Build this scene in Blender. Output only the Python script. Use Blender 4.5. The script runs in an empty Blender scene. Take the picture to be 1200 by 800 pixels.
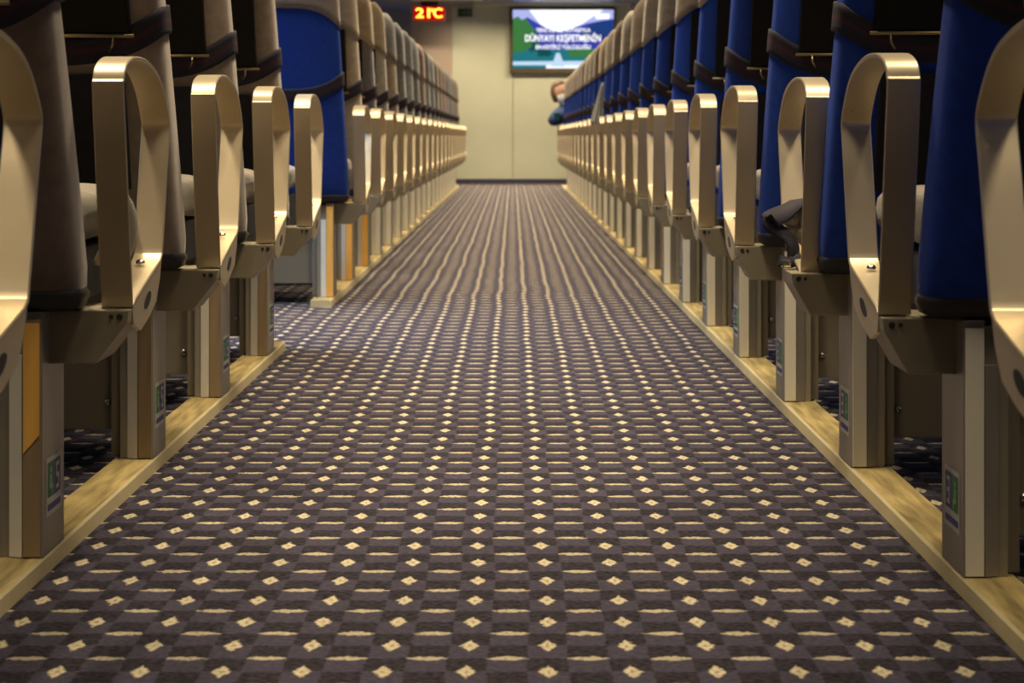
import bpy, bmesh, math, random
from mathutils import Vector
random.seed(7)
S = bpy.context.scene
COL = S.collection

# ------------------------------------------------------------------ camera
# pixel frame 1200x800, focal 2550 px, horizon at y=160, eye 0.52 m above the carpet
F, H, VX, VY = 2550.0, 0.52, 601.0, 160.0
cam = bpy.data.cameras.new('camera')
cam.sensor_width = 36.0
cam.lens = 36.0 * F / 1200.0
cam.shift_y = (VY - 400.0) / 1200.0
cam.shift_x = -(VX - 600.0) / 1200.0
cam.clip_start = 0.05
cam.dof.use_dof = True
cam.dof.focus_distance = 3.3
cam.dof.aperture_fstop = 13.0
camo = bpy.data.objects.new('camera', cam)
COL.objects.link(camo)
camo.location = (0, 0, H)
camo.rotation_euler = (math.pi / 2, 0, 0)
S.camera = camo

# ------------------------------------------------------------------ world, exposure
W = bpy.data.worlds.new('sky')
S.world = W
W.use_nodes = True
W.node_tree.nodes['Background'].inputs[0].default_value = (0.42, 0.58, 1.0, 1)
W.node_tree.nodes['Background'].inputs[1].default_value = 0.7
S.view_settings.view_transform = 'Standard'
S.view_settings.look = 'None'
S.view_settings.exposure = 0.0
S.view_settings.gamma = 1.0
S.view_settings.use_curve_mapping = False

CEIL = 1.985
WALL_Y = 24.1
LAMP_COL = (1.0, 0.82, 0.56)
LAMP_POWER = 15.0

# ------------------------------------------------------------------ materials
def mat(name, col, rough=0.6, metal=0.0, var=0.12, scale=30.0, bump=0.0, bscale=400.0, sheen=0.0, emit=None, estr=1.0, coat=0.0, stretch=None):
    m = bpy.data.materials.new(name)
    m.use_nodes = True
    nt = m.node_tree
    b = nt.nodes['Principled BSDF']
    b.inputs['Roughness'].default_value = rough
    b.inputs['Metallic'].default_value = metal
    b.inputs['Coat Weight'].default_value = coat
    if sheen:
        b.inputs['Sheen Weight'].default_value = sheen
        b.inputs['Sheen Roughness'].default_value = 0.5
    tc = nt.nodes.new('ShaderNodeTexCoord')
    src = tc.outputs['Object']
    if stretch:
        mp = nt.nodes.new('ShaderNodeMapping')
        mp.inputs['Scale'].default_value = stretch
        nt.links.new(src, mp.inputs['Vector'])
        src = mp.outputs['Vector']
    nz = nt.nodes.new('ShaderNodeTexNoise')
    nz.inputs['Scale'].default_value = scale
    nz.inputs['Detail'].default_value = 4
    nt.links.new(src, nz.inputs['Vector'])
    rp = nt.nodes.new('ShaderNodeValToRGB')
    rp.color_ramp.elements[0].position = 0.3
    rp.color_ramp.elements[1].position = 0.7
    rp.color_ramp.elements[0].color = tuple(c * (1 - var) for c in col[:3]) + (1,)
    rp.color_ramp.elements[1].color = tuple(min(1, c * (1 + var)) for c in col[:3]) + (1,)
    nt.links.new(nz.outputs['Fac'], rp.inputs['Fac'])
    nt.links.new(rp.outputs['Color'], b.inputs['Base Color'])
    if bump:
        n2 = nt.nodes.new('ShaderNodeTexNoise')
        n2.inputs['Scale'].default_value = bscale
        n2.inputs['Detail'].default_value = 2
        nt.links.new(tc.outputs['Object'], n2.inputs['Vector'])
        bp = nt.nodes.new('ShaderNodeBump')
        bp.inputs['Strength'].default_value = bump
        bp.inputs['Distance'].default_value = 0.002
        nt.links.new(n2.outputs['Fac'], bp.inputs['Height'])
        nt.links.new(bp.outputs['Normal'], b.inputs['Normal'])
    if emit:
        b.inputs['Emission Color'].default_value = tuple(emit) + (1,)
        b.inputs['Emission Strength'].default_value = estr
    return m

M = {}
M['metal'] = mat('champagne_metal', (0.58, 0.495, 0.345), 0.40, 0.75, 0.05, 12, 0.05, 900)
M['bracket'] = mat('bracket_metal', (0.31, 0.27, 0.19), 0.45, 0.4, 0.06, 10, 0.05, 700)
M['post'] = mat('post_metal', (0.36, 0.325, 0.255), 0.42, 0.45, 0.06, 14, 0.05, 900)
M['strip'] = mat('pale_strip', (0.82, 0.77, 0.63), 0.45, 0.0, 0.04, 10)
M['strip_brown'] = mat('brown_strip', (0.34, 0.25, 0.145), 0.4, 0.2, 0.15, 8, stretch=(8, 8, 1))  # brownish tone of the left facing strips
M['strip_warm_light'] = mat('orange_light_strip', (0.95, 0.50, 0.11), 0.4, 0.0, 0.1, 8, stretch=(8, 8, 1))  # warm light falling on the left posts, put into the strip colour
M['panel'] = mat('panel_metal', (0.25, 0.215, 0.15), 0.5, 0.3, 0.05, 6)
M['chrome'] = mat('chrome', (0.8, 0.76, 0.68), 0.18, 1.0, 0.02)
M['brass'] = mat('brass_rod', (0.42, 0.33, 0.15), 0.35, 1.0, 0.05)
M['dark'] = mat('dark_hole', (0.015, 0.013, 0.012), 0.6)
M['tray'] = mat('black_tray', (0.007, 0.0065, 0.005), 0.5, 0, 0.1, 20, 0.1, 600)
M['tray'].node_tree.nodes['Principled BSDF'].inputs['Specular IOR Level'].default_value = 0.12
M['shade'] = mat('black_rear_shade', (0.012, 0.011, 0.013), 0.9, 0, 0.2, 60, 0.4, 700)  # near-black shade on the seat rears, put into the colour
M['rail_side'] = mat('rail_cream', (0.66, 0.56, 0.32), 0.5, 0.1, 0.08, 9)
M['rail_top'] = mat('rail_wood', (0.42, 0.32, 0.13), 0.45, 0.0, 0.45, 9, stretch=(9, 0.8, 1))
M['blue'] = mat('blue_fabric', (0.0012, 0.036, 0.29), 0.85, 0, 0.15, 60, 0.35, 900)
M['strap'] = mat('navy_strap', (0.012, 0.010, 0.020), 0.8, 0, 0.2, 90, 0.4, 900)
M['strap_red'] = mat('red_stripe', (0.04, 0.010, 0.018), 0.8, 0, 0.2, 90)
M['trim'] = mat('black_piping', (0.012, 0.012, 0.014), 0.6, 0, 0.2, 50)
M['cushion'] = mat('grey_cushion_fabric', (0.22, 0.19, 0.145), 0.9, 0, 0.2, 40, 0.5, 700, 0.2)
FAB = {
    'umber': (0.16, 0.112, 0.085), 'taupe': (0.265, 0.205, 0.15), 'tan': (0.36, 0.275, 0.165),
    'grey': (0.17, 0.165, 0.155), 'ash': (0.24, 0.245, 0.235), 'rose': (0.30, 0.21, 0.165), 'stone': (0.33, 0.29, 0.225)}
for k, c in FAB.items():
    M[k] = mat(k + '_fabric', c, 0.9, 0, 0.14, 45, 0.4, 800, 0.3)
M['white'] = mat('sticker_white', (0.62, 0.60, 0.52), 0.5, 0, 0.04)
M['sblue'] = mat('sticker_blue', (0.035, 0.045, 0.22), 0.5, 0, 0.04)
M['sgreen'] = mat('sticker_green', (0.01, 0.17, 0.05), 0.5, 0, 0.04)
M['spale'] = mat('sticker_pale_green', (0.25, 0.45, 0.24), 0.5, 0, 0.04)
M['wall'] = mat('cream_wall', (0.62, 0.62, 0.455), 0.5, 0, 0.04, 3)
M['wall_dim'] = mat('dim_taupe_wall', (0.50, 0.38, 0.29), 0.5, 0, 0.05, 3)
M['seam'] = mat('wall_seam', (0.52, 0.50, 0.37), 0.6)
M['ceiling'] = mat('ceiling_gloss', (0.30, 0.30, 0.40), 0.22, 0.0, 0.05, 4)
M['base'] = mat('navy_skirting', (0.05, 0.045, 0.09), 0.6)
M['black'] = mat('black_plastic', (0.02, 0.02, 0.02), 0.35)
M['bezel'] = mat('bronze_bezel', (0.12, 0.09, 0.05), 0.4, 0.3)
M['glass'] = mat('window_glass', (0.6, 0.7, 0.75), 0.1)
M['glass'].node_tree.nodes['Principled BSDF'].inputs['Alpha'].default_value = 0.12

def emis(name, col, s):
    m = bpy.data.materials.new(name)
    m.use_nodes = True
    nt = m.node_tree
    nt.nodes.clear()
    e = nt.nodes.new('ShaderNodeEmission')
    e.inputs[0].default_value = tuple(col) + (1,)
    e.inputs[1].default_value = s
    o = nt.nodes.new('ShaderNodeOutputMaterial')
    nt.links.new(e.outputs[0], o.inputs[0])
    return m

def carpet():
    m = bpy.data.materials.new('patterned_carpet')
    m.use_nodes = True
    nt = m.node_tree
    L = nt.links.new
    b = nt.nodes['Principled BSDF']
    b.inputs['Roughness'].default_value = 0.95
    b.inputs['Specular IOR Level'].default_value = 0.08
    def math_(op, a, bb=None, c=None):
        n = nt.nodes.new('ShaderNodeMath')
        n.operation = op
        for i, v in enumerate((a, bb, c)):
            if v is None:
                continue
            if isinstance(v, (int, float)):
                n.inputs[i].default_value = v
            else:
                L(v, n.inputs[i])
        return n.outputs[0]
    def noise(scale, detail=2, vec=None):
        n = nt.nodes.new('ShaderNodeTexNoise')
        n.inputs['Scale'].default_value = scale
        n.inputs['Detail'].default_value = detail
        L(vec or tc.outputs['Object'], n.inputs['Vector'])
        return n
    tc = nt.nodes.new('ShaderNodeTexCoord')
    sep = nt.nodes.new('ShaderNodeSeparateXYZ')
    L(tc.outputs['Object'], sep.inputs[0])
    wob = noise(2.2, 2)
    wob2 = noise(160, 2)
    ws = nt.nodes.new('ShaderNodeSeparateColor')
    L(wob.outputs['Color'], ws.inputs[0])
    ws2 = nt.nodes.new('ShaderNodeSeparateColor')
    L(wob2.outputs['Color'], ws2.inputs[0])
    PX, PY = 0.0804, 0.1086
    x = math_('ADD', sep.outputs[0], math_('MULTIPLY', math_('SUBTRACT', ws.outputs[0], 0.5), 0.020))
    x = math_('ADD', x, math_('MULTIPLY', math_('SUBTRACT', ws2.outputs[0], 0.5), 0.009))
    y = math_('ADD', sep.outputs[1], math_('MULTIPLY', math_('SUBTRACT', ws2.outputs[1], 0.5), 0.016))
    u = math_('DIVIDE', math_('SUBTRACT', x, 0.0365), PX)
    v = math_('DIVIDE', math_('SUBTRACT', y, 2.115), PY)
    def cen(t, off):
        return math_('SUBTRACT', math_('FRACT', math_('ADD', t, off)), 0.5)
    du, dv = cen(u, 0.5), cen(v, 0.5)
    eu, ev = cen(u, 0.0), cen(v, 0.0)
    dia = math_('ADD', math_('MULTIPLY', math_('ABSOLUTE', du), PX / 0.0096), math_('MULTIPLY', math_('ABSOLUTE', dv), PY / 0.0245))
    das = math_('ADD', math_('POWER', math_('MULTIPLY', math_('ABSOLUTE', eu), PX / 0.0215), 2.0), math_('MULTIPLY', math_('ABSOLUTE', ev), PY / 0.0082))
    def inside(d):
        mr = nt.nodes.new('ShaderNodeMapRange')
        mr.inputs['From Min'].default_value = 1.12
        mr.inputs['From Max'].default_value = 0.85
        L(d, mr.inputs['Value'])
        return mr.outputs[0]
    dm, sm = inside(dia), inside(das)
    # dark fleck in the heart of each diamond
    core = nt.nodes.new('ShaderNodeMapRange')
    core.inputs['From Min'].default_value = 0.12
    core.inputs['From Max'].default_value = 0.38
    core.inputs['To Min'].default_value = 0.45
    L(dia, core.inputs['Value'])
    dmc = math_('MULTIPLY', dm, core.outputs[0])
    mask = math_('MAXIMUM', dmc, math_('MULTIPLY', sm, 0.78))
    fleck = noise(210, 3)
    fm = nt.nodes.new('ShaderNodeMapRange')
    fm.inputs['From Min'].default_value = 0.3
    fm.inputs['From Max'].default_value = 0.55
    fm.inputs['To Min'].default_value = 0.45
    L(fleck.outputs['Fac'], fm.inputs['Value'])
    mask = math_('MULTIPLY', mask, fm.outputs[0])
    # alternate blocks: diamond columns and dash columns, half a row out of step
    incol = math_('LESS_THAN', math_('ABSOLUTE', du), 0.25)
    darkd = math_('GREATER_THAN', dv, 0.02)
    darke = math_('GREATER_THAN', ev, 0.0)
    dark = math_('ADD', math_('MULTIPLY', incol, darkd), math_('MULTIPLY', math_('SUBTRACT', 1.0, incol), darke))
    spk = noise(130, 5)
    big = noise(1.3, 2)
    ra = nt.nodes.new('ShaderNodeValToRGB')
    ra.color_ramp.elements[0].position = 0.3
    ra.color_ramp.elements[1].position = 0.75
    ra.color_ramp.elements[0].color = (0.042, 0.038, 0.058, 1)
    ra.color_ramp.elements[1].color = (0.078, 0.069, 0.097, 1)
    L(spk.outputs['Fac'], ra.inputs[0])
    rb = nt.nodes.new('ShaderNodeValToRGB')
    rb.color_ramp.elements[0].position = 0.35
    rb.color_ramp.elements[1].position = 0.7
    rb.color_ramp.elements[0].color = (0.015, 0.013, 0.018, 1)
    rb.color_ramp.elements[1].color = (0.052, 0.045, 0.056, 1)
    L(spk.outputs['Fac'], rb.inputs[0])
    mx = nt.nodes.new('ShaderNodeMix')
    mx.data_type = 'RGBA'
    L(dark, mx.inputs['Factor'])
    L(ra.outputs[0], mx.inputs[6])
    L(rb.outputs[0], mx.inputs[7])
    m2 = nt.nodes.new('ShaderNodeMix')
    m2.data_type = 'RGBA'
    L(mask, m2.inputs['Factor'])
    L(mx.outputs[2], m2.inputs[6])
    m2.inputs[7].default_value = (0.60, 0.52, 0.34, 1)
    L(m2.outputs[2], b.inputs['Base Color'])
    bp = nt.nodes.new('ShaderNodeBump')
    bp.inputs['Strength'].default_value = 0.5
    bp.inputs['Distance'].default_value = 0.003
    L(math_('ADD', spk.outputs['Fac'], math_('MULTIPLY', mask, 0.4)), bp.inputs['Height'])
    L(bp.outputs['Normal'], b.inputs['Normal'])
    return m
M['carpet'] = carpet()

# ------------------------------------------------------------------ mesh helpers
class MB:
    def __init__(self):
        self.v, self.f, self.m, self.sm = [], [], [], []
    def quad(self, idx, mi=0, smooth=False):
        self.f.append(idx)
        self.m.append(mi)
        self.sm.append(smooth)
    def box(self, x0, x1, y0, y1, z0, z1, mi=0):
        if x0 > x1: x0, x1 = x1, x0
        if y0 > y1: y0, y1 = y1, y0
        n = len(self.v)
        self.v += [(x, y, z) for z in (z0, z1) for y in (y0, y1) for x in (x0, x1)]
        for q in ((0, 2, 3, 1), (4, 5, 7, 6), (0, 1, 5, 4), (2, 6, 7, 3), (0, 4, 6, 2), (1, 3, 7, 5)):
            self.quad([n + i for i in q], mi)
        return self
    def grid(self, rings, closed=True, caps=True, mi=0, smooth=True):
        n = len(self.v)
        k = len(rings[0])
        for r in rings:
            self.v += [tuple(p) for p in r]
        for i in range(len(rings) - 1):
            for j in range(k if closed else k - 1):
                a, b = n + i * k + j, n + i * k + (j + 1) % k
                self.quad([a, b, b + k, a + k], mi, smooth)
        if caps:
            self.quad([n + j for j in range(k)][::-1], mi, False)
            self.quad([n + (len(rings) - 1) * k + j for j in range(k)], mi, False)
        return self
    def prism(self, poly, axis, a, b, mi=0):
        """extrude a polygon; axis 'x': poly=(y,z), 'y': poly=(x,z), 'z': poly=(x,y)"""
        def P(p, t):
            return {'x': (t, p[0], p[1]), 'y': (p[0], t, p[1]), 'z': (p[0], p[1], t)}[axis]
        n, k = len(self.v), len(poly)
        self.v += [P(p, a) for p in poly] + [P(p, b) for p in poly]
        self.quad([n + i for i in range(k)], mi)
        self.quad([n + k + i for i in range(k)][::-1], mi)
        for i in range(k):
            j = (i + 1) % k
            self.quad([n + i, n + k + i, n + k + j, n + j], mi)
        return self
    def tube(self, pts, r, seg=10, mi=0):
        pts = [Vector(p) for p in pts]
        rings = []
        for i, p in enumerate(pts):
            d = (pts[min(i + 1, len(pts) - 1)] - pts[max(i - 1, 0)]).normalized()
            up = Vector((0, 0, 1)) if abs(d.z) < 0.9 else Vector((1, 0, 0))
            a = d.cross(up).normalized()
            c = a.cross(d)
            rr = r[i] if isinstance(r, (list, tuple)) else r
            rings.append([p + (a * math.cos(t) + c * math.sin(t)) * rr for t in [2 * math.pi * q / seg for q in range(seg)]])
        return self.grid(rings, mi=mi)
    def mesh(self, name, mats, bevel=0.0):
        me = bpy.data.meshes.new(name)
        me.from_pydata(self.v, [], self.f)
        for p, mi, s in zip(me.polygons, self.m, self.sm):
            p.material_index = mi
            p.use_smooth = s
        for m in mats if isinstance(mats, (list, tuple)) else [mats]:
            me.materials.append(M[m] if isinstance(m, str) else m)
        bm = bmesh.new()
        bm.from_mesh(me)
        bmesh.ops.recalc_face_normals(bm, faces=bm.faces)
        if bevel:
            ed = [e for e in bm.edges if len(e.link_faces) == 2 and e.calc_face_angle(0) > 0.5]
            bmesh.ops.bevel(bm, geom=ed, offset=bevel, segments=2, affect='EDGES', profile=0.6, clamp_overlap=True)
        bm.to_mesh(me)
        bm.free()
        return me

def add(name, me, parent=None, loc=None, rot=None):
    o = bpy.data.objects.new(name, me)
    COL.objects.link(o)
    if parent:
        o.parent = parent
    if loc:
        o.location = loc
    if rot:
        o.rotation_euler = rot
    return o

def tag(o, label, cat, group=None):
    o['label'] = label
    o['category'] = cat
    if group:
        o['group'] = group
    return o

def struct(o, label=None):
    o['kind'] = 'structure'
    if label:
        o['label'] = label
    return o

# ------------------------------------------------------------------ setting
RX = 3.0
fl = struct(add('floor', MB().box(-RX, RX, -2.5, WALL_Y + 2.2, -0.05, 0.0).mesh('floor', 'carpet')), 'dark patterned carpet with cream diamonds and dashes')
struct(add('ceiling', MB().box(-RX, RX, -2.5, WALL_Y + 2.2, CEIL, CEIL + 0.08).mesh('ceiling', 'ceiling')), 'low glossy grey ceiling')

wb = struct(add('wall_back', MB().box(-1.10, RX, WALL_Y + 0.012, WALL_Y + 0.12, 0, CEIL).mesh('wall_back', 'seam')), 'cream panelled bulkhead at the end of the aisle')
for a, b_ in ((-1.10, -0.675), (-0.675, 0.0), (0.0, 0.675), (0.675, 1.35), (1.35, 2.0), (2.0, 2.5), (2.5, RX)):
    pm = MB().box(a + 0.004, b_ - 0.004, WALL_Y, WALL_Y + 0.014, 0.05, CEIL - 0.03).mesh('wall_panel', 'wall_dim' if b_ < -0.5 else 'wall', 0.003)  # left panel browner: its dimmer lighting is put into the colour
    add('wall_panel', pm, wb)
struct(add('baseboard_back', MB().box(-1.10, RX, WALL_Y - 0.012, WALL_Y + 0.002, 0, 0.045).mesh('baseboard_back', 'base')), 'dark navy skirting under the end wall')
struct(add('trim_1', MB().prism([(WALL_Y - 0.10, CEIL), (WALL_Y - 0.10, CEIL - 0.012), (WALL_Y, CEIL - 0.035), (WALL_Y, CEIL)], 'x', -0.44, 1.3).mesh('trim_1', 'wall')), 'cream cove trim along the top of the end wall')
struct(add('trim_2', MB().box(-1.13, -1.085, WALL_Y - 0.02, WALL_Y + 0.12, 0, CEIL).mesh('trim_2', 'wall_dim', 0.004)), 'pale corner post at the left end of the end wall')
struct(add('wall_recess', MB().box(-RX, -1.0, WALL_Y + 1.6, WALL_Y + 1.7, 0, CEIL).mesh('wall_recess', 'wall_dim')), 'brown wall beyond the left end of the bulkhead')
struct(add('wall_front', MB().box(-RX, RX, -2.6, -2.5, 0, CEIL).mesh('wall_front', 'wall')))
wi = 0
for s, nm in ((-1, 'wall_left'), (1, 'wall_right')):
    m = MB()
    Z0, Z1 = 0.95, 1.55
    x0, x1 = s * RX, s * (RX + 0.1)
    Y0, Y1 = -2.5, WALL_Y + 2.2
    m.box(x0, x1, Y0, Y1, 0, Z0)
    m.box(x0, x1, Y0, Y1, Z1, CEIL)
    n = 16
    w = (Y1 - Y0) / n
    for i in range(n + 1):
        yc = Y0 + w * i
        m.box(x0, x1, max(Y0, yc - 0.2), min(Y1, yc + 0.2), Z0, Z1)
    wo = struct(add(nm, m.mesh(nm, 'wall')))
    for i in range(n):
        wi += 1
        yc = Y0 + w * i
        wn = struct(add('window_%d' % wi, MB().box(s * (RX + 0.045), s * (RX + 0.051), yc + 0.2, yc + w - 0.2, Z0, Z1).mesh('window', 'glass')))

# ------------------------------------------------------------------ seat geometry
# local seat axes: x = s*q with q outward from the aisle face of the post, y forward, z up
ARM_I = {-1: (-0.096, -0.058), 1: (-0.086, -0.048)}
SEAT_IN, SEAT_W = -0.044, 0.45
RECL = 0.40
ZB, ZT = 0.318, 1.065

def arm_path():
    key = [(0.062, 0.314), (0.030, 0.45), (0.002, 0.572), (0.004, 0.588), (0.014, 0.601), (0.034, 0.610), (0.070, 0.6165),
           (0.115, 0.6185), (0.165, 0.617), (0.215, 0.611), (0.262, 0.600), (0.300, 0.583), (0.330, 0.561), (0.346, 0.545),
           (0.350, 0.534), (0.347, 0.521), (0.333, 0.485), (0.312, 0.425), (0.293, 0.372), (0.286, 0.361), (0.272, 0.354)]
    # densify the crown with a Catmull-Rom
    out = []
    n = len(key)
    for i in range(n - 1):
        p0, p1, p2, p3 = key[max(i - 1, 0)], key[i], key[i + 1], key[min(i + 2, n - 1)]
        steps = 3 if 2 <= i < 19 else 1
        for t in [k / steps for k in range(steps)]:
            out.append(tuple(0.5 * (2 * b + (c - a) * t + (2 * a - 5 * b + 4 * c - d) * t * t + (3 * b - a - 3 * c + d) * t ** 3) for a, b, c, d in zip(p0, p1, p2, p3)))
    out.append(key[-1])
    out.append((0.17, 0.3345))
    out.append((0.085, 0.318))
    return out

def arm_mesh(s):
    ARM_IN, ARM_OUT = ARM_I[s]
    P = arm_path()
    n = len(P)
    cy = sum(p[0] for p in P) / n
    T, C = 0.0055, 0.0013
    rings = []
    for i, p in enumerate(P):
        a, b = P[i - 1], P[(i + 1) % n]
        t = Vector((b[0] - a[0], b[1] - a[1])).normalized()
        nrm = Vector((t.y, -t.x))            # inward for this winding
        def pt(q, d):
            return (s * q, p[0] + nrm.x * d, p[1] + nrm.y * d)
        q0, q1 = ARM_IN, ARM_OUT
        rings.append([pt(q0 + C, 0), pt(q1 - C, 0), pt(q1, C), pt(q1, T - C), pt(q1 - C, T), pt(q0 + C, T), pt(q0, T - C), pt(q0, C)])
    m = MB()
    m.grid(rings + [rings[0]], caps=False, smooth=False)
    me = m.mesh('armrest', 'metal')
    bm = bmesh.new()
    bm.from_mesh(me)
    bmesh.ops.remove_doubles(bm, verts=bm.verts, dist=1e-5)
    for f in bm.faces:
        f.smooth = True
    for e in bm.edges:
        e.smooth = e.calc_face_angle(0) < 0.45
    bmesh.ops.recalc_face_normals(bm, faces=bm.faces)
    bm.to_mesh(me)
    bm.free()
    return me

def gusset_mesh(s):
    ARM_IN, ARM_OUT = ARM_I[s]
    m = MB()
    m.prism([(0.066, 0.313), (0.284, 0.358), (0.272, 0.335), (0.245, 0.308), (0.19, 0.292), (0.125, 0.280), (0.075, 0.292)], 'x', s * (ARM_IN + 0.001), s * (ARM_IN + 0.006))
    # slot, a dark rounded insert a hair proud of the plate
    ov = []
    for k in range(14):
        t = 2 * math.pi * k / 14
        a, b = 0.026 * math.cos(t), 0.0085 * math.sin(t)
        ov.append((0.175 + a * 0.97 - b * 0.25, 0.314 + a * 0.25 + b * 0.97))
    m.prism(ov, 'x', s * (ARM_IN + 0.0004), s * (ARM_IN + 0.0012), 1)
    return m.mesh('gusset', ['metal', 'dark'])

def bracket_mesh(s):
    ARM_IN, ARM_OUT = ARM_I[s]
    poly = [(s * (ARM_IN + 0.001), 0.312), (s * (ARM_IN + 0.003), 0.296), (s * (-0.055), 0.2475), (s * 0.004, 0.2475), (s * 0.46, 0.2475), (s * 0.46, 0.312)]
    return MB().prism(poly, 'y', 0.040, 0.16).mesh('bracket', 'bracket', 0.002)

def bolt_mesh(s, r=0.0042):
    m = MB()
    m.tube([(0, 0, 0), (0, -0.002, 0)], [r, r * 0.8], 10)
    return m.mesh('bolt', 'dark')

def screw_mesh():
    m = MB()
    R = 0.0062
    rings = [[(r * math.cos(t), y, r * math.sin(t)) for t in [2 * math.pi * k / 12 for k in range(12)]] for y, r in ((0, R), (-0.0015, R), (-0.004, R * 0.75), (-0.0052, R * 0.35))]
    m.grid(rings)
    return m.mesh('screw', 'chrome')

def post_mesh(s):
    m = MB()
    # hollow-looking extrusion: aisle plate, web, return flange
    m.box(s * 0.0, s * 0.024, 0.0, 0.125, 0.022, 0.313)
    m.box(s * 0.024, s * 0.052, 0.006, 0.118, 0.022, 0.306)
    return m.mesh('post', 'post', 0.0015)

def strip_mesh(s, key, kind):
    m = MB()
    if kind == 0:   # facing strip on the aisle half
        m.box(s * 0.0015, s * 0.0225, -0.004, 0.0005, 0.024, 0.304)
    else:           # narrow pale strip beside it, turned a little outward
        m.prism([(s * 0.0235, -0.0035), (s * 0.040, 0.003), (s * 0.040, 0.0075), (s * 0.0235, 0.0075)], 'z', 0.023, 0.262)
    return m.mesh('strip', key, 0.0008)

def light_patch_mesh(s):
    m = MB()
    m.prism([(s * 0.0025, 0.168), (s * 0.0215, 0.146), (s * 0.0215, 0.300), (s * 0.0025, 0.300)], 'y', -0.0052, -0.0035)  # patch of warm light with slanted shadow edge, built as an orange piece
    return m.mesh('orange_light_patch', 'strip_warm_light')

def sticker_mesh(s, digit):
    """flat printed label on the aisle face: far half blue with a digit, near half green with a seated figure, blue bar below"""
    m = MB()
    y0, y1, z0, z1 = 0.020, 0.106, 0.066, 0.136
    def rect(a, b, c, d, lvl, mi):
        x = -s * (0.0006 + 0.00025 * lvl)
        n = len(m.v)
        m.v += [(x, a, c), (x, b, c), (x, b, d), (x, a, d)]
        m.quad([n, n + 1, n + 2, n + 3], mi)
    rect(y0, y1, z0, z1, 0, 0)
    ym = (y0 + y1) / 2
    rect(ym, y1 - 0.006, z0 + 0.022, z1 - 0.006, 1, 1)      # blue half
    rect(y0 + 0.006, ym, z0 + 0.022, z1 - 0.006, 1, 2)      # green half
    rect(y0 + 0.006, y1 - 0.006, z0 + 0.006, z0 + 0.014, 1, 1)
    # digit in seven segments, read from the aisle (reading direction differs by side)
    seg = {'2': 'abged', '3': 'abgcd', '4': 'fgbc', '5': 'afgcd', '6': 'afgecd', '7': 'abc', '8': 'abcdefg', '9': 'abfgcd', '1': 'bc', '0': 'abcdef'}[digit]
    cy, w, zz0, zz1, t = (ym + y1 - 0.006) / 2, 0.0085, z0 + 0.027, z1 - 0.011, 0.005
    zc = (zz0 + zz1) / 2
    R = 1 if s < 0 else -1            # reader's right is +y on the left bank, -y on the right bank
    for c in seg:
        if c == 'a': rect(cy - w, cy + w, zz1 - t, zz1, 2, 0)
        if c == 'd': rect(cy - w, cy + w, zz0, zz0 + t, 2, 0)
        if c == 'g': rect(cy - w, cy + w, zc - t / 2, zc + t / 2, 2, 0)
        if c in 'bc': rect(*sorted((cy + R * w, cy + R * (w - t))), zc if c == 'b' else zz0, zz1 if c == 'b' else zc, 2, 0)
        if c in 'ef': rect(*sorted((cy - R * w, cy - R * (w - t))), zz0 if c == 'e' else zc, zc if c == 'e' else zz1, 2, 0)
    gy = (y0 + 0.006 + ym) / 2
    rect(gy - 0.004, gy + 0.004, zc + 0.008, zc + 0.014, 2, 3)   # head
    rect(gy - 0.006, gy + 0.003, zc - 0.006, zc + 0.006, 2, 3)   # trunk
    rect(gy - 0.008, gy + 0.010, zc - 0.011, zc - 0.006, 2, 3)   # lap
    rect(gy + 0.006, gy + 0.010, zc - 0.019, zc - 0.011, 2, 3)   # shin
    return m.mesh('sticker', ['white', 'sblue', 'sgreen', 'spale'])

def back_surface(s, th, z, off=0.0):
    """point of the reclined backrest shell; th=0 outboard, pi = aisle side, 3pi/2 = rear (toward the camera)"""
    t = (z - ZB) / (ZT - ZB)
    hw = SEAT_W / 2 * (1.0 - 0.10 * max(0.0, t) ** 1.3)
    hd = 0.062 - 0.018 * t
    top = max(0.0, (t - 0.90) / 0.10)
    bot = max(0.0, (0.06 - t) / 0.06)
    k = math.sqrt(max(0.0, 1 - top * top * 0.92)) if top else 1.0
    kb = 1 - 0.30 * bot * bot
    hw2 = hw * (1 - 0.16 * top ** 2.2) * (1 - 0.035 * bot * bot)
    hd2 = hd * k * kb
    c, si = math.cos(th), math.sin(th)
    n = 0.42
    x = math.copysign(abs(c) ** n, c) * (hw2 + off)
    y = math.copysign(abs(si) ** n, si) * (hd2 + off)
    # belly: rear slightly crowned, front a little hollow
    y += -0.012 * (1 - (x / max(hw, 1e-6)) ** 2) * (1 if si < 0 else 0.2)
    yc = 0.045 - RECL * (z - ZB) * (0.85 + 0.15 * t)
    return (s * (SEAT_IN + SEAT_W / 2) + x * 1.0, yc + y, z)

NTH = 56
def ths():
    return [2 * math.pi * k / NTH for k in range(NTH)]

def back_mesh(s, fab):
    m = MB()
    zs = [ZB + (ZT - ZB) * t for t in [0, .012, .03, .06] + [.06 + .84 * k / 18 for k in range(1, 19)] + [.93, .96, .98, .993, 1.0]]
    m.grid([[back_surface(s, th, z) for th in ths()] for z in zs])
    return m.mesh('backrest', fab)

def side_fac(th):
    return abs(math.cos(th)) ** 0.8

def band_mesh(s, name, lo, hi, off, mats, rows=4, stripe=None):
    m = MB()
    T = ths()
    rings = []
    for r in range(rows + 1):
        f = r / rows
        rings.append([back_surface(s, th, lo(th) * (1 - f) + hi(th) * f, off) for th in T])
    inner0 = [back_surface(s, th, lo(th), -0.001) for th in T]
    inner1 = [back_surface(s, th, hi(th), -0.001) for th in T]
    m.grid([inner0] + rings + [inner1], caps=False)
    if stripe is not None:
        for i in range(len(m.f)):
            if stripe[0] <= i // NTH <= stripe[1]:
                m.m[i] = 1
    return m.mesh(name, mats)

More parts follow.
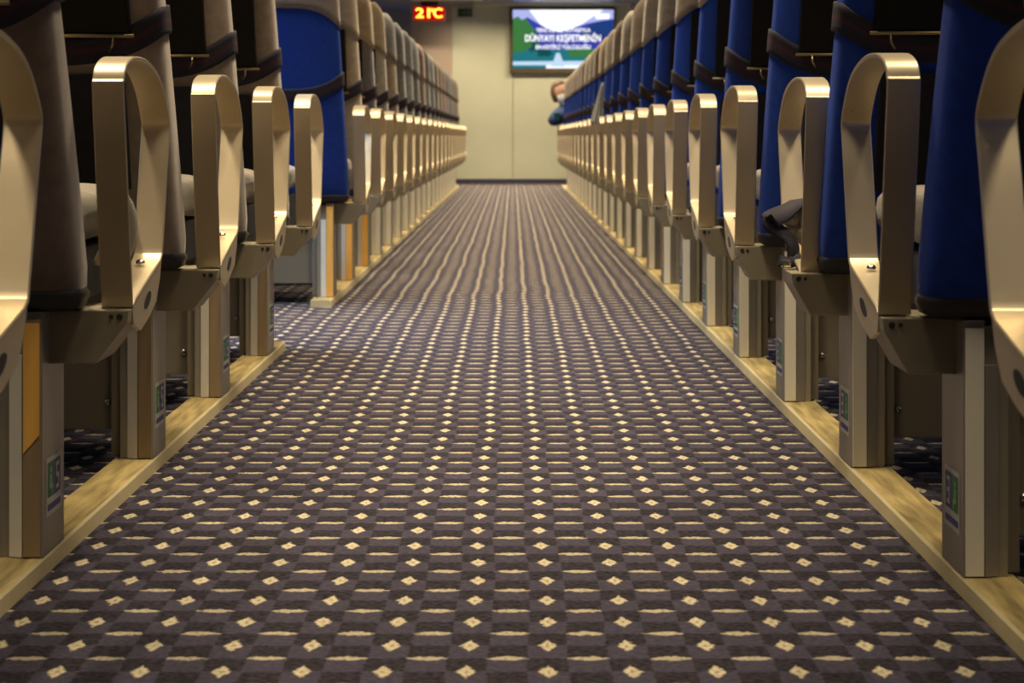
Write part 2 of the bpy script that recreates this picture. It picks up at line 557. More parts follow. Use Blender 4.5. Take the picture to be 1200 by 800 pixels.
def strap_lo(th):   # rises from the rear round the side to the front
    return 0.624 + 0.050 * side_fac(th) ** 2 + 0.030 * max(0, math.sin(th))
def strap_hi(th):
    return strap_lo(th) + 0.040
def head_lo(th):    # arched lower edge, lowest at the sides
    return 0.905 - 0.055 * abs(math.cos(th)) ** 2
def head_mesh(s, fab):
    m = MB()
    T = ths()
    rings = [[back_surface(s, th, head_lo(th), -0.001) for th in T]]
    zt = [ZB + (ZT - ZB) * t for t in (.93, .96, .98, .993, 1.0)]
    for r in range(6):
        f = r / 6
        rings.append([back_surface(s, th, head_lo(th) * (1 - f) + zt[0] * f, 0.005) for th in T])
    for z in zt:
        rings.append([(p[0], p[1], p[2] + 0.004) for p in [back_surface(s, th, z, 0.005) for th in T]])
    m.grid(rings, caps=False)
    n = len(m.v)
    m.quad([n - NTH + k for k in range(NTH)], 0)
    return m.mesh('headrest_cover', fab)

def tray_mesh(s):
    m = MB()
    q0, q1 = SEAT_IN + 0.052, SEAT_IN + SEAT_W - 0.052
    rows = []
    for z in (0.672, 0.70, 0.76, 0.82, 0.88):
        t = (z - ZB) / (ZT - ZB)
        y = 0.045 - RECL * (z - ZB) * (0.85 + 0.15 * t) - (0.062 - 0.018 * t) - 0.012
        rows.append((y, z))
    poly = [(y - 0.012, z) for y, z in rows] + [(y + 0.010, z) for y, z in reversed(rows)]
    m.prism(poly, 'x', s * q0, s * q1)
    return m.mesh('tray_table', 'tray', 0.003)

def rear_y(z):
    t = (z - ZB) / (ZT - ZB)
    return 0.045 - RECL * (z - ZB) * (0.85 + 0.15 * t) - (0.062 - 0.018 * t)

def shade_mesh(s):  # dark slab painted in for the shade below the strap
    m = MB()
    q0, q1 = SEAT_IN + 0.066, SEAT_IN + SEAT_W - 0.066
    zs = (0.44, 0.50, 0.56, 0.612)
    poly = [(rear_y(z) - 0.018, z) for z in zs] + [(rear_y(z) + 0.004, z) for z in reversed(zs)]
    m.prism(poly, 'x', s * q0, s * q1)
    return m.mesh('rear_shade', 'shade', 0.003)

def rod_mesh(s):
    m = MB()
    y = rear_y(0.668) - 0.026
    q0, q1 = SEAT_IN + 0.045, SEAT_IN + SEAT_W - 0.045
    m.tube([(s * q0, y, 0.668), (s * q1, y, 0.668)], 0.0028, 8)
    for q in (q0 + 0.03, q1 - 0.03):
        m.tube([(s * q, y, 0.668), (s * q, y - 0.004, 0.655), (s * (q + 0.006), y, 0.645)], 0.0022, 6)
    return m.mesh('rod', 'brass')

def trim_mesh(s):
    T = ths()
    m = MB()
    m.grid([[back_surface(s, th, ZB - 0.006, -0.006) for th in T], [back_surface(s, th, ZB, 0.004) for th in T],
            [back_surface(s, th, ZB + 0.014, 0.005) for th in T], [back_surface(s, th, ZB + 0.022, -0.001) for th in T]])
    return m.mesh('bottom_piping', 'trim')

def cushion_mesh(s):
    m = MB()
    q0, q1 = SEAT_IN + 0.022, SEAT_IN + SEAT_W - 0.022
    cx, hw = (q0 + q1) / 2, (q1 - q0) / 2
    rings = []
    for k in range(13):
        t = k / 12
        y = 0.095 + 0.40 * t
        e = min(1.0, math.sqrt(max(0.0, 1 - (abs(t - 0.5) * 2) ** 6)) + 0.15)
        ring = []
        for j in range(28):
            a = 2 * math.pi * j / 28
            c, si = math.cos(a), math.sin(a)
            ring.append((s * (cx + math.copysign(abs(c) ** 0.4, c) * hw * (0.97 + 0.03 * e)), y, 0.412 + 0.010 * t + math.copysign(abs(si) ** 0.5, si) * 0.037 * e))
        rings.append(ring)
    m.grid(rings)
    return m.mesh('cushion', 'cushion')

def base_mesh(s):
    return MB().box(s * (SEAT_IN + 0.03), s * (SEAT_IN + SEAT_W - 0.03), 0.11, 0.48, 0.3125, 0.380).mesh('cushion_base', 'trim', 0.006)

def panel_mesh(s):
    m = MB()
    m.box(s * 0.050, s * 0.47, 0.045, 0.053, 0.062, 0.262)
    m.box(s * 0.050, s * 0.068, 0.020, 0.053, 0.024, 0.262)
    return m.mesh('under_panel', 'panel', 0.001)

def leg_mesh(s):
    return MB().box(s * 0.44, s * 0.47, 0.0, 0.12, 0.0, 0.262).mesh('leg', 'post', 0.0015)

cache = {}
def G(fn, *a):
    k = (fn.__name__,) + a
    if k not in cache:
        cache[k] = fn(*a)
    return cache[k]
def strap_band(s):
    return band_mesh(s, 'strap', strap_lo, strap_hi, 0.0055, ['strap', 'strap_red'], 5, (3, 3))

def make_seat(s, Y, xpost, fab, head, label, group, name='ferry_seat', facing_mat='strip', pale='strip', tray=True, detail=True, digit='3', arm_dx=0.0, arm_dz=0.0, light_patch=False):
    ARM_IN, ARM_OUT = ARM_I[s]
    e = add(name, None, None, (s * xpost, Y, 0))
    e.empty_display_size = 0.1
    tag(e, label, 'seat', group)
    add('backrest', G(back_mesh, s, fab), e)
    bk = e.children[0] if e.children else [o for o in COL.objects if o.parent == e][0]
    add('headrest_cover', G(head_mesh, s, head), bk)
    add('strap', G(strap_band, s), bk)
    add('bottom_piping', G(trim_mesh, s), bk)
    if tray:
        tr = add('tray_table', G(tray_mesh, s), e)
        add('rod', G(rod_mesh, s), tr)
        add('rear_shade', G(shade_mesh, s), e)
    add('cushion', G(cushion_mesh, s), e)
    add('cushion_base', G(base_mesh, s), e)
    ar = add('armrest', G(arm_mesh, s), e, (s * arm_dx, 0, arm_dz))
    if not arm_dx:
        add('gusset', G(gusset_mesh, s), ar)
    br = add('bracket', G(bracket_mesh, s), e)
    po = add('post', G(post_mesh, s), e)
    f1 = add('facing_strip', G(strip_mesh, s, facing_mat, 0), po)
    if facing_mat == 'strip_brown' and light_patch:
        add('orange_light_patch', G(light_patch_mesh, s), po)
    f2 = add('edge_strip', G(strip_mesh, s, pale, 1), po)
    pn = add('under_panel', G(panel_mesh, s), e)
    add('leg', G(leg_mesh, s), e)
    if detail:
        add('sticker', G(sticker_mesh, s, digit), po)
        add('bolt', G(bolt_mesh, s), br, (s * (ARM_IN + 0.012), 0.0405, 0.304))
        add('bolt', G(bolt_mesh, s, 0.003), br, (s * (ARM_IN + 0.022), 0.0405, 0.304))
        for z in (0.215, 0.105):
            add('screw', G(screw_mesh), pn, (s * 0.078, 0.045, z))
        sl = math.atan2(0.0195, 0.102)
        for q in (ARM_IN + 0.021,):
            add('screw', G(screw_mesh), ar, (s * q, 0.240, 0.3565), (-math.pi / 2 + 0.2, 0, 0))
        for q, zz in ((ARM_IN + 0.012, 0.0), (ARM_IN + 0.032, 0.0)):
            add('bolt', G(bolt_mesh, s, 0.0022), ar, (s * q, 0.3335, 0.553), (-0.95, 0, 0))
    return e

ORD = ['nearest', 'second', 'third', 'fourth', 'fifth', 'sixth', 'seventh', 'eighth', 'ninth', 'tenth', 'eleventh', 'twelfth', 'thirteenth',
       'fourteenth', 'fifteenth', 'sixteenth', 'seventeenth', 'eighteenth', 'nineteenth', 'twentieth', 'twenty-first', 'twenty-second',
       'twenty-third', 'twenty-fourth', 'twenty-fifth', 'twenty-sixth']
XL, XR = 0.556, 0.509
GR, GL1, GL2 = 'blue seats on the right of the aisle', 'grey seats before the left side passage', 'seats past the left side passage'

# right bank
NR = 24
for i in range(NR):
    k = i - 1
    Y = 2.457 + 0.815 * k
    head = ['stone', 'taupe', 'stone', 'taupe', 'stone', 'tan', 'taupe', 'stone'][i % 8]
    if i == 0:
        lab = 'seat cut by the right edge of the picture, only its loop armrest shows'
    elif i == 1:
        lab = 'largest blue-backed seat on the right, its navy strap at the top edge'
    elif i == 2:
        lab = 'blue seat on the right with a dark buckled strap hanging through its loop armrest'
    elif i == NR - 1:
        lab = 'farthest seat on the right bank, next to the end wall'
    else:
        lab = 'blue seat with grey headrest, %s in the right bank counting from the right picture edge' % ORD[i]
    make_seat(1, Y, XR, 'blue', head, lab, GR, facing_mat='strip', pale='post', detail=(1 <= i <= 6), digit='3', arm_dx=0.018 * (i == 2), arm_dz=-0.006 * (i == 2))

# left bank, before the passage
for i in range(5):
    k = i - 1
    Y = 2.571 + 0.79 * k
    lab = ['seat cut by the left edge of the picture, only its pale loop armrest shows',
           'largest brown-grey seat on the left, with orange light painted on its post',
           'grey seat on the left, second of the full loop armrests from the left edge',
           'grey seat on the left, third of the full loop armrests from the left edge',
           'grey seat whose post stands at the end of the rail beside the side passage'][i]
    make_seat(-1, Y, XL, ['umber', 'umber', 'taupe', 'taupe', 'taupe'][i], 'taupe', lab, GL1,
              facing_mat='strip_brown', light_patch=(i == 1), detail=(i >= 1), digit='5')
# left bank, beyond the passage
NL = 19
fabs = [('blue', 'taupe'), ('tan', 'tan'), ('grey', 'tan'), ('stone', 'tan'), ('taupe', 'grey'), ('ash', 'ash'), ('ash', 'grey'), ('grey', 'ash'),
        ('taupe', 'rose'), ('ash', 'grey'), ('grey', 'ash'), ('ash', 'taupe'), ('taupe', 'rose'), ('rose', 'taupe'), ('ash', 'grey'), ('grey', 'ash'), ('taupe', 'taupe'), ('grey', 'grey'), ('rose', 'rose')]
for j in range(NL):
    Y = 6.75 + 0.80 * j
    fab, head = fabs[j]
    if j == 0:
        lab = 'only blue-backed seat of the left bank, just past the side passage'
    elif j == NL - 1:
        lab = 'farthest seat on the left bank, next to the end wall'
    else:
        lab = 'grey and tan seat, %s behind the blue seat of the left bank' % (['first'] + ORD[1:])[j - 1]
    make_seat(-1, Y, XL, fab, head, lab, GL2, facing_mat='strip_warm_light' if j < 3 else 'strip', detail=False, tray=(j > 0), digit='5')

# ------------------------------------------------------------------ floor rails under the posts
def rail(name, s, xo, ya, yb, label):
    m = MB()
    prof = [(s * xo, 0.0), (s * (xo + 0.0012), 0.0185), (s * (xo + 0.004), 0.022), (s * (xo + 0.062), 0.022), (s * (xo + 0.062), 0.0)]
    m.prism(prof, 'y', ya, yb)
    # faces 2..6 are the sides: 0 = aisle face, 1 = nosing, 2 = top
    m.m[4] = 1
    o = struct(add(name, m.mesh(name, ['rail_side', 'rail_top'])), label)
    return o
rail('trim_3', -1, XL - 0.002, 0.6, 2.571 + 0.79 * 3 + 0.36, 'pale floor rail under the seat posts before the left passage')
rail('trim_4', -1, XL - 0.002, 6.62, 22.2, 'pale floor rail under the seat posts past the left passage')
rail('trim_5', 1, XR - 0.002, 0.6, 22.4, 'pale floor rail under the seat posts on the right')

# ------------------------------------------------------------------ strap and cloth in the right-hand loop armrest
def ribbon(pts, width_dir, w, th, mats, name, mi_edge=None):
    """flat band along pts; width_dir per point"""
    m = MB()
    P = [Vector(p) for p in pts]
    rings = []
    for i, p in enumerate(P):
        t = (P[min(i + 1, len(P) - 1)] - P[max(i - 1, 0)]).normalized()
        wd = Vector(width_dir[i] if isinstance(width_dir, list) else width_dir)
        wd = (wd - t * wd.dot(t)).normalized()
        nn = t.cross(wd).normalized() * th / 2
        ww = wd * (w[i] if isinstance(w, list) else w) / 2
        rings.append([p + ww + nn, p + nn * 1.0, p - ww + nn, p - ww - nn, p - nn * 1.0, p + ww - nn])
    m.grid(rings, smooth=True)
    return m.mesh(name, mats)

def smooth_pts(key, n=6):
    out = []
    L = len(key)
    for i in range(L - 1):
        p0, p1, p2, p3 = [Vector(key[j]) for j in (max(i - 1, 0), i, i + 1, min(i + 2, L - 1))]
        for k in range(n):
            t = k / n
            out.append(0.5 * (2 * p1 + (p2 - p0) * t + (2 * p0 - 5 * p1 + 4 * p2 - p3) * t * t + (3 * p1 - p0 - 3 * p2 + p3) * t ** 3))
    out.append(Vector(key[-1]))
    return out

def px(x, y, Y):
    return Vector(((x - VX) * Y / F, Y, H - (y - VY) * Y / F))

sb = add('buckled_strap', None, None, (0.41, 3.43, 0.33))
tag(sb, 'dark purple-grey strap with a buckle hanging through a right-hand loop armrest', 'strap')
def rel(pts, o=sb):
    return [Vector(p) - o.location for p in pts]
key = [px(946, 232, 3.50), px(934, 238, 3.47), px(919, 248, 3.44), px(906, 256, 3.42), px(902, 262, 3.41), px(910, 268, 3.415), px(922, 277, 3.42), px(929, 288, 3.42), px(930, 300, 3.42)]
pts = smooth_pts(rel(key), 6)
nP = len(pts)
def wdir(i):
    t = i / (nP - 1)
    return (0.25 + 0.5 * t, 1.0, 0.05 + 0.75 * max(0.0, 1 - abs(t - 0.42) / 0.42))
add('webbing', ribbon(pts, [wdir(i) for i in range(nP)], 0.034, 0.004, ['strap', 'strap_red'], 'webbing'), sb)
key = [px(913, 305, 3.40), px(920, 307, 3.405), px(929, 307, 3.41), px(938, 302, 3.42)]
add('strap_end', ribbon(smooth_pts(rel(key), 5), (0.0, 0.35, 1.0), 0.016, 0.008, 'strap', 'strap_end'), sb)
bm_ = MB()
c0 = rel([px(921, 308, 3.395)])[0]
bm_.box(c0.x - 0.008, c0.x + 0.008, c0.y - 0.006, c0.y + 0.006, c0.z - 0.007, c0.z + 0.006)
add('buckle', bm_.mesh('buckle', 'chrome', 0.003), sb)

def cloth_mesh(name, loc, grid_fn, nu, nv, matname, th=0.006):
    m = MB()
    top = [[grid_fn(i / nu, j / nv) for j in range(nv + 1)] for i in range(nu + 1)]
    m.grid(top, closed=False, caps=False)
    me = m.mesh(name, matname)
    o = add(name, me, None, loc)
    sd = o.modifiers.new('thickness', 'SOLIDIFY')
    sd.thickness = th
    return o

def bag_fn(u, v):
    X, ya, yb = 913 + 32 * u, 259 - 21 * u, 268 + 24 * u
    p = px(X, ya + (yb - ya) * v, 3.462)
    return (p.x - 0.42, 0.007 * math.sin(9 * u + 3 * v) + 0.004 * math.sin(16 * v), p.z)
tag(cloth_mesh('grey_cloth', (0.42, 3.470, 0.0), bag_fn, 16, 16, 'stone', 0.003), 'crumpled grey cloth bunched behind the buckled strap in the right armrest', 'cloth')

def jacket_fn(u, v):
    y = u * (0.10 + 0.20 * v)
    z = 0.452 - 0.010 * math.sin(u * 5) - 0.088 * v
    x = 0.012 * math.sin(v * 3.0) + 0.006 * math.sin(u * 14 + v * 5)
    return (x, y, z)
tag(cloth_mesh('seat_cloth', (-XL + 0.044 + 0.002, 2.66, 0.0), jacket_fn, 26, 14, 'cushion', 0.004), 'creased beige-grey cloth on the seat inside the largest left loop armrest', 'cloth')

def wedge_fn(u, v):
    x = -0.066 * v * (1 - u) - 0.002
    z = 0.80 - 0.215 * v
    return (x, -0.012 * math.sin(3.1 * u) * v + 0.006 * math.sin(17 * u), z)
tag(cloth_mesh('hanging_cloth', (0.470, 2.457 + 0.815 * 11 - 0.10, 0.0), wedge_fn, 14, 12, 'ash'), 'pale grey wedge of cloth hanging beside a far blue seat on the right', 'cloth')

# ------------------------------------------------------------------ television
E = {
    'sky': emis('screen_white', (0.92, 0.95, 1.0), 1.25), 'sky2': emis('screen_lilac', (0.50, 0.55, 1.0), 0.9),
    'mtn': emis('screen_blue', (0.045, 0.06, 0.45), 0.9), 'mtn2': emis('screen_navy', (0.02, 0.06, 0.25), 0.8),
    'tree': emis('screen_green', (0.055, 0.22, 0.06), 0.9), 'tree2': emis('screen_dark_green', (0.01, 0.10, 0.10), 0.8),
    'lake': emis('screen_teal', (0.02, 0.20, 0.24), 0.9), 'shore': emis('screen_light', (0.55, 0.75, 0.95), 1.0), 'text': emis('screen_text', (1, 1, 1), 1.35)}
TY = WALL_Y - 0.07
def wx(x, Y=TY): return (x - VX) * Y / F
def wz(y, Y=TY): return H - (y - VY) * Y / F
tv = add('television', None, None, (wx(659), TY, wz(86)))
tag(tv, 'wall television showing a lake scene with white lettering', 'television')
def loc(o, x, y, z): return (x - o.location.x, y - o.location.y, z - o.location.z)
m = MB()
x0, x1, z0, z1 = wx(597), wx(721), wz(86), wz(8)
ox, oy, oz = tv.location
m.box(x0 - ox, x1 - ox, 0.005, 0.065, z0 - oz, z1 - oz)
add('housing', m.mesh('housing', 'bezel', 0.008), tv)
m = MB()
def spoly(pts, lvl, mi):
    n = len(m.v)
    m.v += [(wx(x) - ox, 0.004 - 0.0012 * lvl, wz(y) - oz) for x, y in pts]
    m.quad(list(range(n, n + len(pts))), mi)
SX0, SX1, SY0, SY1 = 601, 719, 11.5, 80
spoly([(SX0, SY0), (SX1, SY0), (SX1, SY1), (SX0, SY1)], 0, 0)
spoly([(SX0, SY0), (620, SY0), (632, 27), (640, 36), (SX0, 36)], 1, 1)
spoly([(SX1, SY0), (708, SY0), (694, 20), (682, 28), (668, 34), (SX1, 40)], 1, 1)
spoly([(SX0, 30), (618, 20), (628, 26), (641, 33), (655, 37), (668, 34), (690, 27), (706, 24), (SX1, 22), (SX1, 62), (SX0, 62)], 2, 2)
spoly([(690, 30), (704, 25), (SX1, 24), (SX1, 50), (676, 46)], 3, 3)
spoly([(SX0, 60), (SX1, 56), (SX1, 74), (SX0, 74)], 3, 6)
spoly([(SX0, 22), (607, 19), (611, 23), (617, 22), (622, 30), (628, 36), (620, 44), (624, 54), (616, 60), (SX0, 62)], 4, 4)
spoly([(612, 36), (617, 22), (621, 28), (629, 38), (634, 58), (622, 62)], 3, 5)
spoly([(630, 60), (640, 57), (648, 62), (644, 66), (630, 66)], 4, 5)
spoly([(664, 60), (680, 57), (700, 58), (SX1, 56), (SX1, 67), (668, 67)], 4, 4)
spoly([(SX0, 72), (SX1, 71), (SX1, 76.5), (SX0, 76.5)], 5, 7)
spoly([(652, 62), (656, 62), (662, 78), (646, 78)], 6, 7)
spoly([(SX0, 76.5), (640, 76.5), (640, SY1), (SX0, SY1)], 4, 6)
spoly([(698, 16), (714, 16), (714, 22), (698, 22)], 5, 8)
add('screen', m.mesh('screen', [E[k] for k in ('sky', 'sky2', 'mtn', 'mtn2', 'tree', 'tree2', 'lake', 'shore', 'text')]), tv)
def text_mesh(body, size_h, width, mat_, bold=0.0, name='lettering'):
    cu = bpy.data.curves.new(name, 'FONT')
    cu.body = body
    cu.align_x = 'CENTER'
    cu.align_y = 'CENTER'
    cu.size = 1.0
    cu.offset = bold
    cu.resolution_u = 3
    to = bpy.data.objects.new(name, cu)
    COL.objects.link(to)
    bpy.context.view_layer.update()
    me = bpy.data.meshes.new_from_object(to.evaluated_get(bpy.context.evaluated_depsgraph_get()))
    bpy.data.objects.remove(to)
    xs = [v.co.x for v in me.vertices]
    cap = 0.73
    sx, sz = width / (max(xs) - min(xs)), size_h / cap
    cx = (max(xs) + min(xs)) / 2
    for v in me.vertices:
        v.co = Vector(((v.co.x - cx) * sx, 0, v.co.y * sz))
    me.materials.clear()
    me.materials.append(mat_)
    me.name = name
    return me
pxm = TY / F
for body, y, h, xa, xb in (('YENİ DENİZ ROTASI\'YLA', 35.6, 4.6, 628, 692), ('DÜNYAYI KEŞFETMENİN', 45.2, 8.0, 615.5, 704), ('EN KEYİFLİ YOLCULUĞU', 55.4, 5.0, 628, 692)):
    add('lettering', text_mesh(body, h * pxm, (xb - xa) * pxm, E['text'], 0.02), tv, ((wx((xa + xb) / 2) - ox), -0.006, wz(y) - oz))

# ------------------------------------------------------------------ temperature sign
LY = WALL_Y - 0.55
ls = add('temperature_sign', None, None, (wx(503, LY), LY, wz(24.5, LY)))
tag(ls, 'red lit temperature display reading 21 degrees under the ceiling', 'display')
pl = LY / F
m = MB()
m.box(-19 * pl, 19 * pl, 0.0, 0.06, 0, 17.5 * pl)
m.box(-10 * pl, 10 * pl, 0.02, 0.05, 17.5 * pl, CEIL - ls.location.z)
add('housing', m.mesh('housing', 'black', 0.006), ls)
m = MB()
m.box(-18 * pl, 18 * pl, -0.003, 0.0, 0.8 * pl, 16.7 * pl)
add('display_face', m.mesh('display_face', emis('led_red', (0.75, 0.0, 0.0), 0.75)), ls)
ym = emis('led_yellow', (1.0, 0.62, 0.06), 3.2)
add('digits', text_mesh('21', 11.6 * pl, 16.5 * pl, ym, 0.012, 'digits'), ls, (-7.6 * pl, -0.006, 8.6 * pl))
add('digits', text_mesh('C', 11.6 * pl, 10.5 * pl, ym, 0.012, 'digits'), ls, (10.2 * pl, -0.006, 8.6 * pl))
m = MB()
r0, r1 = 0.9 * pl, 2.0 * pl
ring = lambda r: [(r * math.cos(t) + 3.6 * pl, -0.006, r * math.sin(t) + 12.6 * pl) for t in [2 * math.pi * k / 12 for k in range(12)]]
m.grid([ring(r0), ring(r1)], caps=False)
add('degree_ring', m.mesh('degree_ring', ym), ls)

# ------------------------------------------------------------------ exit plate
EY = WALL_Y - 0.02
ex = add('exit_sign', None, None, (wx(545, EY), EY, wz(19.5, EY)))
tag(ex, 'small dark green exit plate high on the end wall', 'sign')
pe = EY / F
m = MB()
m.box(-8.5 * pe, 8.5 * pe, 0.0, 0.018, 0, 9.5 * pe)
add('plate', m.mesh('plate', mat('exit_green', (0.012, 0.05, 0.022), 0.5), 0.003), ex)
m = MB()
gm = mat('exit_pictogram', (0.20, 0.22, 0.14), 0.6)
m.box(-6.5 * pe, -1.0 * pe, -0.003, 0, 4.2 * pe, 5.4 * pe)
m.prism([(-1.0 * pe, 2.6 * pe), (1.6 * pe, 4.8 * pe), (-1.0 * pe, 7.0 * pe)], 'y', -0.003, 0)
m.box(3.2 * pe, 6.4 * pe, -0.003, 0, 2.2 * pe, 7.4 * pe)
add('pictogram', m.mesh('pictogram', gm), ex)

# ------------------------------------------------------------------ person leaning into the aisle
SK = mat('skin', (0.42, 0.24, 0.16), 0.6)
JK = mat('navy_jacket', (0.012, 0.035, 0.11), 0.8, 0, 0.3, 20, 0.3, 300)
JP = mat('teal_highlight', (0.03, 0.16, 0.22), 0.8)  # teal highlight of the jacket, painted as a piece of its own
HR = mat('brown_hair', (0.10, 0.055, 0.03), 0.7, 0, 0.3, 60)
MK = mat('white_mask', (0.75, 0.77, 0.80), 0.7)
def skin_mesh(name, nodes, edges, mats, levels=1, loc=(0, 0, 0)):
    me = bpy.data.meshes.new(name)
    me.from_pydata([n[0] for n in nodes], edges, [])
    o = bpy.data.objects.new(name, me)
    COL.objects.link(o)
    md = o.modifiers.new('skin', 'SKIN')
    md.use_smooth_shade = True
    for sv, n in zip(me.skin_vertices[0].data, nodes):
        r = n[1]
        sv.radius = r if isinstance(r, tuple) else (r, r)
    me.skin_vertices[0].data[0].use_root = True
    sb_ = o.modifiers.new('sub', 'SUBSURF')
    sb_.levels = sb_.render_levels = levels
    bpy.context.view_layer.update()
    out = bpy.data.meshes.new_from_object(o.evaluated_get(bpy.context.evaluated_depsgraph_get()))
    bpy.data.objects.remove(o)
    for p in out.polygons:
        p.use_smooth = True
    out.materials.clear()
    for mm in mats:
        out.materials.append(mm)
    return out
PYY = 2.457 + 0.815 * 22
pr = add('person', None, None, (0.70, PYY, 0.50))
tag(pr, 'person in a navy jacket leaning into the aisle from a far right seat', 'person')
# body local to the hips, x outward, y forward
N = [((0, 0.20, 0.05), 0.14), ((-0.06, 0.16, 0.13), (0.14, 0.12)), ((-0.13, 0.12, 0.21), (0.14, 0.11)), ((-0.185, 0.10, 0.265), (0.09, 0.08)),
     ((-0.215, 0.10, 0.31), 0.05), ((-0.235, 0.10, 0.35), 0.055),
     ((-0.28, 0.07, 0.235), 0.07), ((-0.345, 0.02, 0.15), 0.055), ((-0.27, 0.16, 0.165), 0.042), ((-0.23, 0.22, 0.165), 0.03),
     ((0.0, 0.14, 0.25), 0.07), ((0.06, 0.16, 0.16), 0.055), ((0.0, 0.30, 0.10), 0.042), ((-0.04, 0.36, 0.10), 0.03),
     ((-0.07, 0.22, 0.05), 0.095), ((-0.08, 0.60, 0.06), 0.075), ((-0.07, 0.62, -0.20), 0.06), ((-0.07, 0.60, -0.41), 0.042), ((-0.07, 0.72, -0.43), 0.036),
     ((0.10, 0.22, 0.05), 0.095), ((0.12, 0.60, 0.06), 0.075), ((0.12, 0.62, -0.20), 0.06), ((0.12, 0.60, -0.41), 0.042), ((0.12, 0.72, -0.43), 0.036)]
Ed = [(0, 1), (1, 2), (2, 3), (3, 4), (4, 5), (3, 6), (6, 7), (7, 8), (8, 9), (3, 10), (10, 11), (11, 12), (12, 13), (0, 14), (14, 15), (15, 16), (16, 17), (17, 18), (0, 19), (19, 20), (20, 21), (21, 22), (22, 23)]
add('body', skin_mesh('body', N, Ed, [JK]), pr)
def head_part(kind):
    m = MB()
    rings = []
    na, nz = 24, 16
    for i in range(nz + 1):
        t = i / nz
        z = -0.115 + 0.23 * t
        r = math.sqrt(max(0.0004, 1 - ((z - 0.01) / 0.125) ** 2))
        ring = []
        for j in range(na):
            a = 2 * math.pi * j / na
            x, y = 0.074 * r * math.cos(a), 0.093 * r * math.sin(a)
            if z < -0.03:
                y += 0.012
                x *= 0.88
            if abs(a - math.pi / 2) < 0.2 and -0.035 < z < 0.015:
                y += 0.022
            ring.append((x, y, z))
        rings.append(ring)
    m.grid(rings)
    return m
hd = add('head', head_part(0).mesh('head', SK), pr, (-0.245, 0.10, 0.42), (0.15, 0.25, -2.5))
m = MB()   # hair shell over crown and back
rings = []
for i in range(11):
    t = i / 10
    z = -0.06 + 0.19 * t
    r = math.sqrt(max(0.001, 1 - ((z - 0.005) / 0.136) ** 2))
    rings.append([(0.086 * r * math.cos(a), 0.104 * r * math.sin(a) * (1 if math.sin(a) < 0 or t > 0.72 else 0.35) - 0.006, z) for a in [2 * math.pi * j / 24 for j in range(24)]])
m.grid(rings)
add('hair', m.mesh('hair', HR), hd)
m = MB()
m.grid([[(0.070 * math.cos(a) * w_, 0.030 + 0.082 * math.sin(a) * w_, z) for a in [math.pi * j / 10 for j in range(11)]] for z, w_ in ((-0.105, 0.80), (-0.07, 1.04), (-0.03, 1.10), (0.0, 1.04))], closed=False, caps=False)
add('face_mask', m.mesh('face_mask', MK), hd)
for s in (-1, 1):
    m = MB()
    m.tube([(s * 0.030, 0.083, 0.022), (s * 0.030, 0.090, 0.022)], [0.010, 0.006], 10)
    add('eye', m.mesh('eye', 'dark'), hd)
def hand_mesh():
    nodes = [((0, 0, 0), 0.024), ((0, 0.045, 0), (0.034, 0.016)), ((0, 0.08, 0), (0.034, 0.014))]
    edges = [(0, 1), (1, 2)]
    for k, (x, l) in enumerate(((-0.028, 0.055), (-0.010, 0.068), (0.009, 0.064), (0.027, 0.050))):
        n = len(nodes)
        nodes += [((x, 0.088, 0), 0.009), ((x * 1.1, 0.088 + l * 0.5, -0.008), 0.0085), ((x * 1.1, 0.088 + l * 0.9, -0.028), 0.0075)]
        edges += [(2, n), (n, n + 1), (n + 1, n + 2)]
    n = len(nodes)
    nodes += [((-0.038, 0.03, -0.004), 0.011), ((-0.055, 0.065, -0.012), 0.009)]
    edges += [(1, n), (n, n + 1)]
    return skin_mesh('hand', nodes, edges, [SK])
hm = hand_mesh()
add('hand', hm, pr, (-0.23, 0.22, 0.165), (0, 0, -0.5))
add('hand', hm, pr, (-0.04, 0.36, 0.10), (0, 0, 0.4))
m = MB()
m.box(-0.03, 0.03, -0.006, 0.004, -0.04, 0.04)
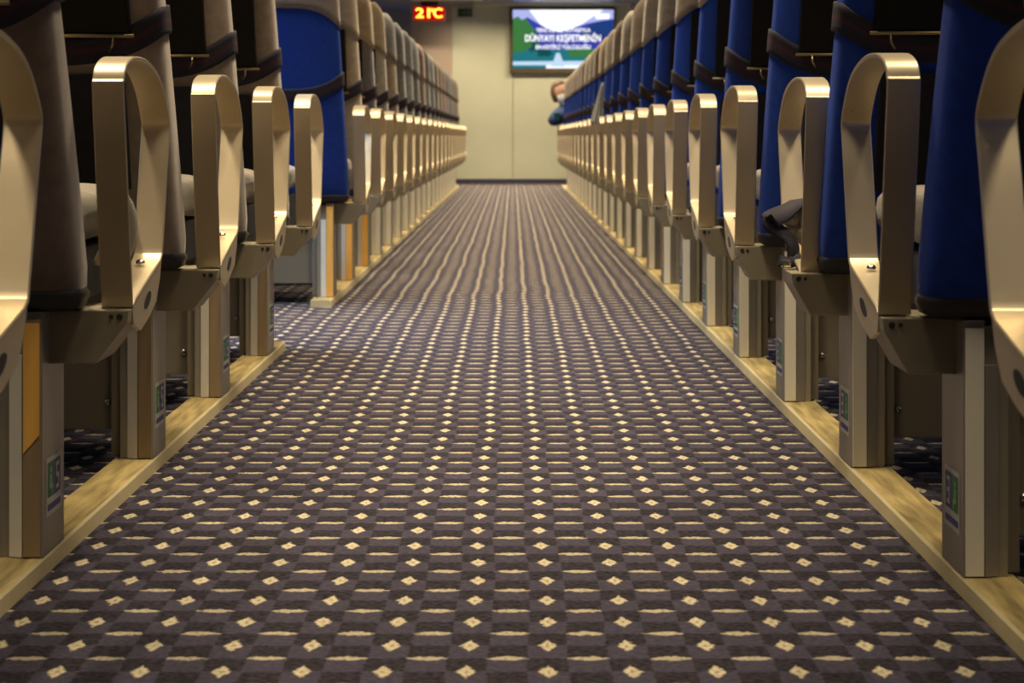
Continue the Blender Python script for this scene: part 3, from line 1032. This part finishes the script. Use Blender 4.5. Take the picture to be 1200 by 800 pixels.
add('jacket_highlight', m.mesh('jacket_highlight', JP, 0.004), pr, (-0.29, -0.005, 0.21), (0.3, 0.0, 0.0))

# ------------------------------------------------------------------ ceiling lamps over the aisle (out of frame), plus added fill lamps
def lamp(x, y, power, lx, ly, spread, label, group, col=LAMP_COL):
    m = MB()
    m.box(-lx / 2 - 0.03, lx / 2 + 0.03, -ly / 2 - 0.03, ly / 2 + 0.03, -0.012, 0.0)
    o = add('ceiling_or_added_lamp', m.mesh('ceiling_or_added_lamp', 'wall', 0.004), None, (x, y, CEIL))
    tag(o, label, 'lamp', group)
    li = bpy.data.lights.new('lamp_light', 'AREA')
    li.shape = 'RECTANGLE'
    li.size, li.size_y = lx, ly
    li.energy = power
    li.spread = math.radians(spread)
    li.color = col
    lo = bpy.data.objects.new('lamp_light', li)
    COL.objects.link(lo)
    lo.parent = o
    lo.location = (0, 0, -0.016)
y = 3.4
while y < 22.8:
    lamp(0.0, y, LAMP_POWER * (0.85 + 0.045 * (y - 3.4)), 0.3, 0.6, 92, 'added warm fill lamp above the near aisle', 'ceiling and added fill lamps above the aisle')
    y += 1.2
for sx in (-1, 1):
    y = 1.5
    while y < 22.0:
        lamp(sx * 0.85, y, LAMP_POWER * (0.50 if sx < 0 else 0.34), 0.16, 0.4, 74, 'small ceiling lamp above the %s bank of seats' % ('left' if sx < 0 else 'right'), 'ceiling lamps above the seats')
        y += 1.6
for x in (-0.7, 0.7):
    lamp(x, 23.15, LAMP_POWER * 1.7, 0.7, 0.12, 160, 'added wide lamp brightening the end wall', 'added lamps at the end wall')  # unseen wash lamps, added to lift the end wall
lamp(-1.25, 5.85, 26.0, 0.5, 0.5, 120, 'added cool lamp standing in for daylight in the left side passage', 'added daylight lamp of the passage', (0.55, 0.72, 1.0))  # added lamp; gives the bluish daylight on the passage floor
lamp(0.0, 2.2, LAMP_POWER * 0.28, 0.3, 0.6, 92, 'added warm fill lamp above the near aisle', 'ceiling and added fill lamps above the aisle')  # added fill for the near faces of the first armrests
